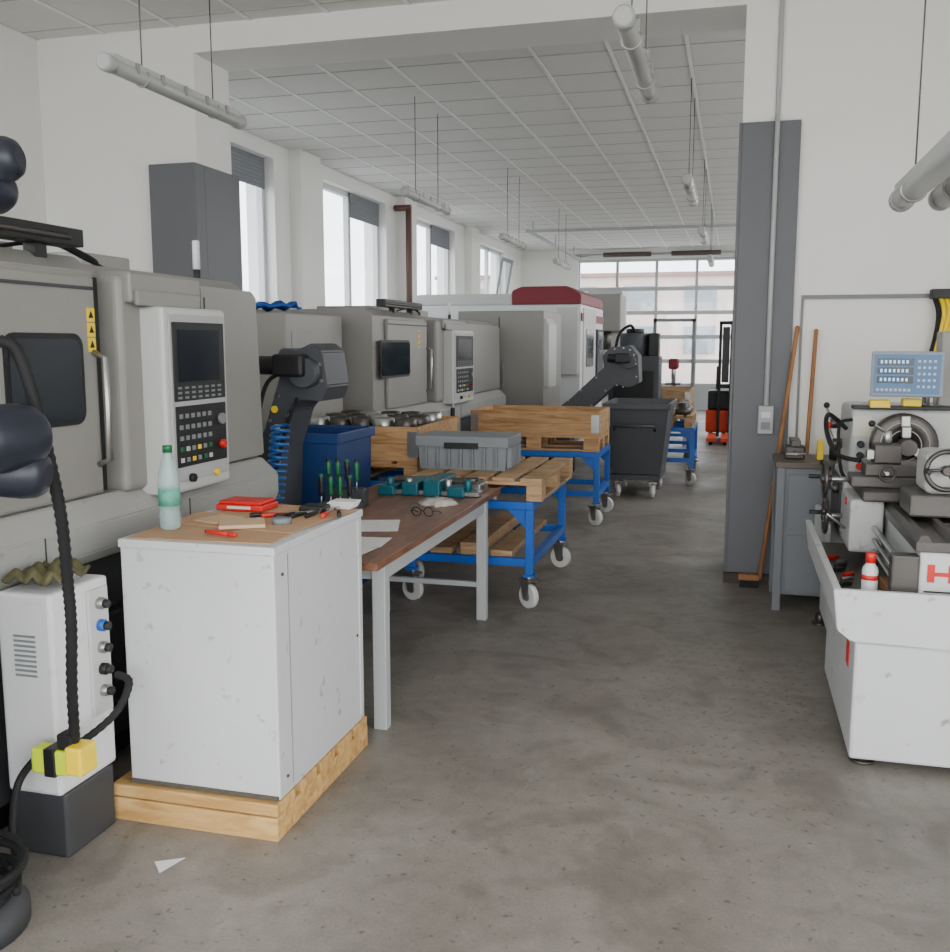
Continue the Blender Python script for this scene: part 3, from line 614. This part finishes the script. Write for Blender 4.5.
joint((-1.735,1.97,1.42),(0.2,1,0),.085,.11)
joint((-1.75,2.02,1.33),(1,.3,-.1),.065,.09)
b.cyl((-1.80,1.99,1.46),(-1.82,2.01,2.0),.042,RS,20)
joint((-1.80,2.04,2.03),(0,1,0),.06,.08); joint((-1.77,2.06,2.10),(1,.2,.1),.058,.06)
cp=[(-1.79,2.02,1.66),(-1.755,2.06,1.64),(-1.735,2.09,1.52),(-1.735,2.14,1.34),(-1.75,2.19,1.18),(-1.79,2.25,1.0),(-1.81,2.28,.85),(-1.86,2.33,.65),(-1.91,2.39,.46),(-1.93,2.40,.40)]
b.tube(cp,lambda i:.0175 if i%2 else .0145,RUBBER,10,sub=14)
# cable connector hanging on the robot cable
b.box(-2.05,-1.92,2.36,2.42,.34,.42,LIME,.008); b.box(-1.92,-1.86,2.35,2.43,.35,.44,YEL,.008); b.box(-2.00,-1.96,2.355,2.425,.335,.425,BLACK,.004); b.box(-1.96,-1.91,2.37,2.42,.42,.47,RUBBER,.005)
b.tube([(-2.05,2.39,.38),(-2.10,2.36,.30),(-2.06,2.28,.2),(-1.98,2.2,.13),(-1.9,2.1,.12)],.012,RUBBER)
b.tube([(-1.955,2.67,.56),(-1.90,2.66,.54),(-1.91,2.60,.46),(-1.96,2.5,.40),(-1.98,2.44,.40),(-1.97,2.40,.40)],lambda i:.014 if i%2 else .012,RUBBER,8,sub=10)
for k in range(5):
    pts=[(-2.06+(.135+.01*k)*math.cos(t*.55+k),2.06+(.135+.01*k)*math.sin(t*.55+k),.11+.022*k+.010*math.sin(t)) for t in range(13)]
    b.tube(pts,.011,RUBBER,8,sub=4)
b.done('robot_arm')
# ---------------------------------------------------------------- engine lathe
b=B(); LW=paint('lathe_white',(198,201,201),.45,var=.04,scale=2,dirt=.6); IRON=paint('cast_iron',(90,87,84),.4,metal=.5,var=.25,scale=10); LG2=paint('lathe_light_grey',(184,186,183),.45,dirt=.35)
b.box(.49,1.3,3.85,4.92,.035,.52,LW,.012); b.box(.55,1.3,5.15,6.0,.06,.52,LW,.012)
b.box(.487,.49,4.0,4.08,.36,.46,RED)
for x in (.55,1.22):
    for y in (3.93,4.85,5.9): b.cyl((x,y,0),(x,y,.06),.03,DSTEEL,12); b.cyl((x,y,0),(x,y,.012),.05,DSTEEL,12)
b.prism([(.50,.50),(.42,.56),(.40,.72),(.43,.72),(.45,.60),(1.32,.60),(1.36,.72),(1.39,.72),(1.37,.54),(1.3,.50)],'y',3.85,5.35,LW,.004)
b.prism([(.52,.50),(.50,.56),(.50,.70),(.53,.70),(.53,.60),(1.37,.60),(1.37,.54),(1.3,.50)],'y',5.35,6.02,LW,.004)
b.prism([(.47,.52),(.42,.56),(.40,.72),(1.39,.72),(1.37,.54),(1.3,.5)],'y',3.82,3.85,LW,.004)
b.box(.45,1.3,3.87,5.34,.60,.604,paint('tray_grime',(92,88,82),.5,var=.4,scale=8))
b.box(.72,1.12,3.95,5.5,.62,.86,LW,.01); b.box(.70,1.14,3.93,5.5,.86,.90,IRON,.004)
for x in (.73,.84,1.0,1.1): b.prism([(x-.025,.90),(x+.025,.90),(x+.012,.925),(x-.012,.925)],'y',3.93,5.5,DSTEEL)
for k in range(4): b.box(.86,.98,4.05+.3*k,4.12+.3*k,.9,.905,DSTEEL)
b.box(.75,.775,3.944,3.95,.74,.81,RED); b.box(.775,.825,3.944,3.95,.765,.78,RED); b.box(.825,.85,3.944,3.95,.74,.81,RED); b.box(.74,.93,3.944,3.95,.70,.705,BLACK)
for z,r in ((.80,.014),(.745,.011),(.695,.009)): b.cyl((.66,3.98,z),(.66,5.5,z),r,STEEL,12)
b.box(.62,.72,3.94,4.02,.67,.84,IRON,.008)
b.box(.60,1.32,5.5,6.04,.60,.95,LG2,.015); b.box(.62,1.30,5.5,6.04,.95,1.32,LG2,.03,3)
b.box(.585,.60,5.56,6.0,.64,.92,MDARK,.004)
for k,(y,z) in enumerate(((5.62,.86),(5.78,.86),(5.92,.86),(5.7,1.1),(5.88,1.2))):
    b.cyl((.60,y,z),(.55,y,z),.03,DSTEEL,14); b.cyl((.56,y,z),(.53,y+.05,z+.09),.008,STEEL,8); b.sph((.53,y+.05,z+.1),.018,RED if k in(3,) else BLACK)
b.box(.63,.72,5.495,5.5,1.16,1.27,paint('nameplate',(200,195,180),.4)); b.cyl((.70,5.49,.80),(.70,5.5,.80),.05,RED,16)
for k in range(3): b.cyl((.67,5.50,1.0+.06*k),(.67,5.46,1.0+.06*k),.018,BLACK if k else RED,12)
cx,cz=.87,1.13
b.rev((cx,5.5,cz),(0,-1,0),[(.10,0),(.10,.04),(.155,.045),(.165,.06),(.165,.13),(.155,.14),(.05,.14),(.05,.11)],DSTEEL,36)
b.ring((cx,5.36,cz),(0,1,0),.12,.003,STEEL,36); b.ring((cx,5.36,cz),(0,1,0),.08,.003,STEEL,36)
for k in range(3):
    a=2*math.pi*k/3+.5
    b.M=Matrix.Translation((cx,5.36,cz))@Matrix.Rotation(a,4,'Y'); b.box(.045,.10,-.05,.01,-.022,.022,STEEL,.004); b.box(.10,.155,-.02,.01,-.022,.022,STEEL,.004); b.M=None
b.cyl((cx,5.40,cz),(cx,5.24,cz),.045,DSTEEL,20)
b.box(.60,1.2,4.72,5.16,.925,.975,IRON,.01); b.box(.55,.70,4.74,5.14,.68,.93,LG2,.015)
b.box(.56,1.12,4.84,5.02,.975,1.03,IRON,.008); b.box(.62,.86,4.84,5.02,1.03,1.09,IRON,.008); b.box(.66,.78,4.86,4.98,1.09,1.18,DSTEEL,.006)
b.box(.63,.66,4.88,4.95,1.11,1.15,STEEL); b.cyl((.72,4.92,1.18),(.72,4.92,1.24),.02,STEEL,12); b.cyl((.72,4.92,1.23),(.64,4.86,1.28),.008,STEEL,8); b.sph((.64,4.86,1.28),.016,BLACK)
def hw(c,ax,r,mat=STEEL):
    d=Vector(ax).normalized(); c=Vector(c); b.ring(c,d,r,.011,mat,28); b.cyl(c-d*.03,c+d*.02,.022,DSTEEL,12)
    _,a,q=b.frame(d)
    for k in range(3):
        t=2*math.pi*k/3; o=a*math.cos(t)+q*math.sin(t); b.cyl(c,c+o*r,.007,mat,8)
    b.cyl(c+a*r,c+a*r+d*.07,.011,BLACK,10)
hw((.45,4.93,1.0),(-1,0,0),.085,DSTEEL); b.cyl((.45,4.93,1.0),(.56,4.93,1.0),.012,STEEL)
hw((.47,5.05,.80),(-1,0,0),.085,DSTEEL); b.cyl((.47,5.05,.80),(.55,5.05,.80),.012,STEEL)
b.cyl((.54,4.82,.78),(.44,4.80,.86),.007,STEEL,8); b.sph((.44,4.80,.86),.018,BLACK)
b.cyl((.70,4.84,1.06),(.70,4.72,1.06),.010,STEEL); b.ring((.70,4.72,1.06),(0,1,0),.035,.006,DSTEEL,18)
b.cyl((.545,4.9,.9),(.55,4.9,.9),.02,RED,12)
b.box(.74,1.08,4.35,4.62,.925,1.02,IRON,.01); b.box(.80,1.0,4.38,4.62,1.02,1.20,LG2,.03,3); b.cyl((cx,4.62,cz),(cx,4.74,cz),.03,STEEL); b.cyl((cx,4.74,cz),(cx,4.80,cz),.018,STEEL,12,r1=.003); hw((cx,4.32,cz),(0,-1,0),.08,DSTEEL)
b.cyl((cx,4.32,cz),(cx,4.38,cz),.015,STEEL)
b.M=Matrix.Translation((.85,5.30,1.50))@Matrix.Rotation(math.radians(-8),4,'Z')
b.box(-.17,.17,0,.07,-.115,.115,paint('dro_shell',(140,150,160),.5),.01); b.box(-.155,.155,-.004,0,-.10,.10,DROF)
for k in range(3): b.box(-.14,.03,-.007,-.004,.045-.045*k,.08-.045*k,SCREEN)
for k in range(3):
    for j in range(7): b.box(-.125+.02*j,-.115+.02*j,-.0085,-.007,.055-.045*k,.071-.045*k,LCD)
for k in range(5):
    for j in range(4): b.box(.05+.024*j,.062+.024*j,-.008,-.004,.06-.032*k,.072-.032*k,MLIGHT)
for j in range(8): b.box(-.14+.021*j,-.127+.021*j,-.008,-.004,-.086,-.073,MLIGHT)
b.M=None
b.cyl((1.0,5.6,1.3),(1.0,5.6,1.52),.02,STEEL); b.cyl((1.0,5.6,1.50),(.9,5.37,1.50),.018,STEEL)
b.box(.70,.80,5.42,5.50,1.32,1.36,YEL,.005); b.box(.86,.95,5.42,5.50,1.33,1.37,YEL,.005); b.box(.62,1.1,5.44,5.54,1.31,1.33,BLACK,.004)
b.box(1.06,1.28,5.6,5.75,1.32,1.72,MGREY,.01)
b.tube([(.6,5.52,1.2),(.50,5.45,1.28),(.48,5.3,1.2),(.52,5.15,1.1),(.62,5.05,1.08)],.012,RUBBER)
b.tube([(.62,5.5,1.25),(.55,5.40,1.22),(.56,5.3,1.0),(.6,5.15,.96)],.009,RUBBER)
b.done('engine_lathe')
b=B(); b.rev((.555,4.03,.606),(0,0,1),[(.028,0),(.031,.005),(.031,.15),(.027,.165),(.018,.175),(.018,.182)],MWHITE,20); b.rev((.555,4.03,.788),(0,0,1),[(.02,0),(.02,.035),(.017,.04)],RED,16); b.rev((.555,4.03,.72),(0,0,1),[(.0315,0),(.0315,.02)],RED,20); b.done('spray_can')
b=B(); b.box(.645,.695,4.06,4.4,.606,.65,WHAND,.004); b.done('wood_block')
b=B()
for k in range(7):
    x=.48+.015*(k%3); y=4.35+.09*k; b.cyl((x,y,.616),(x+.05,y+.05,.616),.010,[DSTEEL,STEEL,RED,BLACK][k%4],10)
b.done('lathe_tools')
b=B(); GB=paint('bench_grey',(112,116,120),.5,var=.06)
b.box(.27,1.15,6.12,6.64,.90,.935,paint('bench_top',(92,84,74),.5,var=.2),.004); b.box(.30,1.12,6.15,6.62,.10,.90,GB,.006)
for x in (.28,1.08):
    for y in (6.13,6.58): b.box(x,x+.05,y,y+.05,0,.9,GB,.003)
b.box(.35,1.08,6.142,6.15,.12,.48,GB,.003); b.box(.35,1.08,6.142,6.15,.52,.86,GB,.003); b.box(.285,.30,6.2,6.57,.5,.86,GB,.003); b.box(.6,.75,6.12,6.142,.66,.68,STEEL)
b.done('workbench')
b=B(); b.box(.33,.45,6.3,6.42,.936,1.02,DSTEEL,.01); b.box(.36,.42,6.24,6.5,1.02,1.06,DSTEEL,.005); b.cyl((.39,6.2,.98),(.39,6.3,.98),.01,STEEL); b.cyl((.33,6.2,.98),(.45,6.2,.98),.006,STEEL); b.done('bench_vise')
b=B(); b.box(.52,.56,6.3,6.36,.936,1.06,YEL,.006); b.cyl((.62,6.35,.936),(.62,6.35,1.04),.025,BLACK); b.done('oil_bottle')
def broom(x0,y0,x1,y1,z1,z0=.06,head=True):
    b=B(); b.cyl((x0,y0,z0),(x1,y1,z1),.014,WHAND,12); b.sph((x1,y1,z1),.015,WHAND)
    if head: b.box(x0-.14,x0+.0,y0-.03,y0+.03,.05,.09,WHAND,.006); b.box(x0-.13,x0-.01,y0-.028,y0+.028,0,.05,RUBBER,.004)
    return b
broom(.22,6.70,.40,6.80,1.76).done('broom'); broom(.46,6.70,.52,6.815,1.74,.0,False).done('broom')
b=B()
for k in range(6):
    x=1.22+.032*k; b.tube([(x,6.80,1.97),(x+.03,6.76,1.85),(x+.02-.02*k,6.77,1.68-.03*k),(x-.02,6.79,1.5)],.016,YEL if k in(1,2,3) else RUBBER,8)
b.box(1.20,1.46,6.74,6.83,1.94,2.0,BLACK,.005); b.done('hanging_hoses')
# ---------------------------------------------------------------- distant machines
b=B(); b.box(-2.9,-1.9,18.6,20.0,.1,.9,MLIGHT,.02); b.box(-2.85,-1.95,18.65,19.95,0,.1,BLACK); b.box(-2.85,-2.15,19.2,20.0,.9,2.7,MLIGHT,.03); b.box(-2.75,-2.1,18.5,19.3,1.9,2.6,MGREY,.03); b.cyl((-2.4,18.8,1.9),(-2.4,18.8,1.55),.09,DSTEEL); b.box(-2.9,-1.85,18.4,19.1,.9,1.02,IRON,.01); b.box(-1.95,-1.6,18.6,18.75,1.2,1.8,MLIGHT,.02); b.box(-1.92,-1.63,18.585,18.6,1.4,1.75,SCREEN); b.cyl((-1.8,18.7,.1),(-1.8,18.7,1.2),.03,MLIGHT); b.cyl((-1.8,18.7,0),(-1.8,18.7,.1),.12,MLIGHT); b.done('milling_machine')
b=B(); b.box(-1.62,-.95,12.95,13.45,.05,1.5,DGREY,.02); b.cyl((-1.3,13.2,1.5),(-1.3,13.2,1.80),.2,DGREY,24); b.cyl((-1.3,13.2,1.80),(-1.3,13.2,1.86),.12,BLACK,20); b.box(-1.1,-.97,13.0,13.3,1.5,1.80,BLACK,.01); b.tube([(-1.3,13.1,1.82),(-1.35,12.98,1.9),(-1.5,12.95,1.75),(-1.55,12.92,1.3)],.02,RUBBER); b.box(-1.55,-1.02,12.93,12.95,.7,1.3,BLACK,.004); b.box(-1.6,-.97,13.0,13.4,0,.05,BLACK); b.done('coolant_filter_unit')
b=B()
for x in (-.26,-.07): b.box(x,x+.05,17.2,17.3,.06,2.05,BLACK,.005)
b.box(-.26,-.02,17.2,17.3,1.99,2.05,BLACK,.005); b.box(-.26,-.02,17.2,17.28,.9,.97,BLACK); b.box(-.45,0.0,17.3,18.0,.12,.52,ORANGE,.04,3); b.box(-.42,-.03,17.3,17.9,.52,.85,BLACK,.03,3); b.box(-.2,-.08,17.22,17.28,1.0,1.95,MDARK,.01)
for x in (-.40,-.17): b.box(x,x+.14,16.2,17.2,.06,.12,ORANGE,.005); b.cyl((x+.04,16.35,.04),(x+.10,16.35,.04),.04,RUBBER)
b.cyl((-.40,17.85,.09),(-.33,17.85,.09),.09,RUBBER); b.cyl((-.17,17.85,.09),(-.10,17.85,.09),.09,RUBBER); b.tube([(-.28,17.9,.8),(-.28,18.2,1.1),(-.28,18.25,1.25)],.025,BLACK); b.done('pallet_stacker')
b=B(); b.box(-1.2,-.7,15.8,16.4,.72,.78,WTAB,.004)
for x in (-1.18,-.76):
    for y in (15.82,16.34): b.box(x,x+.04,y,y+.04,0,.72,LG)
b.cyl((-.95,16.1,.78),(-.95,16.1,.82),.13,DSTEEL); b.cyl((-.95,16.15,.82),(-.95,16.15,1.4),.035,STEEL); b.box(-1.03,-.87,15.95,16.25,1.25,1.42,DRED,.03); b.cyl((-.95,15.98,1.25),(-.95,15.98,1.1),.03,STEEL); b.box(-1.07,-.83,15.9,16.2,1.0,1.03,IRON); b.done('drill_press_bench')
# ---------------------------------------------------------------- light
w=bpy.data.worlds.new('overcast'); S.world=w; w.use_nodes=True; nt=w.node_tree; N=nt.nodes; L=nt.links
bg=N['Background']; tc=N.new('ShaderNodeTexCoord'); sp=N.new('ShaderNodeSeparateXYZ'); L.new(tc.outputs['Generated'],sp.inputs[0])
cr=N.new('ShaderNodeValToRGB'); e=cr.color_ramp.elements; e[0].position=0.0; e[0].color=(.93,.94,.95,1); e[1].position=0.5; e[1].color=(.98,.985,1.0,1); L.new(sp.outputs[2],cr.inputs[0]); L.new(cr.outputs[0],bg.inputs[0]); bg.inputs[1].default_value=7.2
def portal(loc,rot,sx,sy):
    l=bpy.data.lights.new('daylight_portal','AREA'); l.shape='RECTANGLE'; l.size=sx; l.size_y=sy
    try: l.cycles.is_portal=True
    except Exception as ex: print(ex)
    o=bpy.data.objects.new('daylight_portal',l); o.location=loc; o.rotation_euler=rot; S.collection.objects.link(o)
for y0,y1 in WINS: portal((XL-.36,(y0+y1)/2,(SILL+HEAD)/2),(0,-math.pi/2,0),HEAD-SILL,y1-y0)
portal((XL-.36,-.5,2.33),(0,-math.pi/2,0),3.07,4.2)
portal(((DX0+DX1)/2,25.2,2.1),(-math.pi/2,0,0),DX1-DX0,3.4)
portal((-1.1,-3.2,2.15),(math.pi/2,0,0),8.2,3.5)
portal((3.4,-.7,2.2),(0,math.pi/2,0),3.2,5.0)
portal((2.7,16.2,3.07),(0,math.pi/2,0),1.55,17)
# ---------------------------------------------------------------- camera
c=bpy.data.cameras.new('camera'); c.sensor_fit='HORIZONTAL'; c.sensor_width=36; c.lens=36*960/950; c.clip_end=300
o=bpy.data.objects.new('camera',c); o.location=(0,0,1.65); o.rotation_euler=(math.radians(90-7.8),0,math.radians(15)); S.collection.objects.link(o); S.camera=o
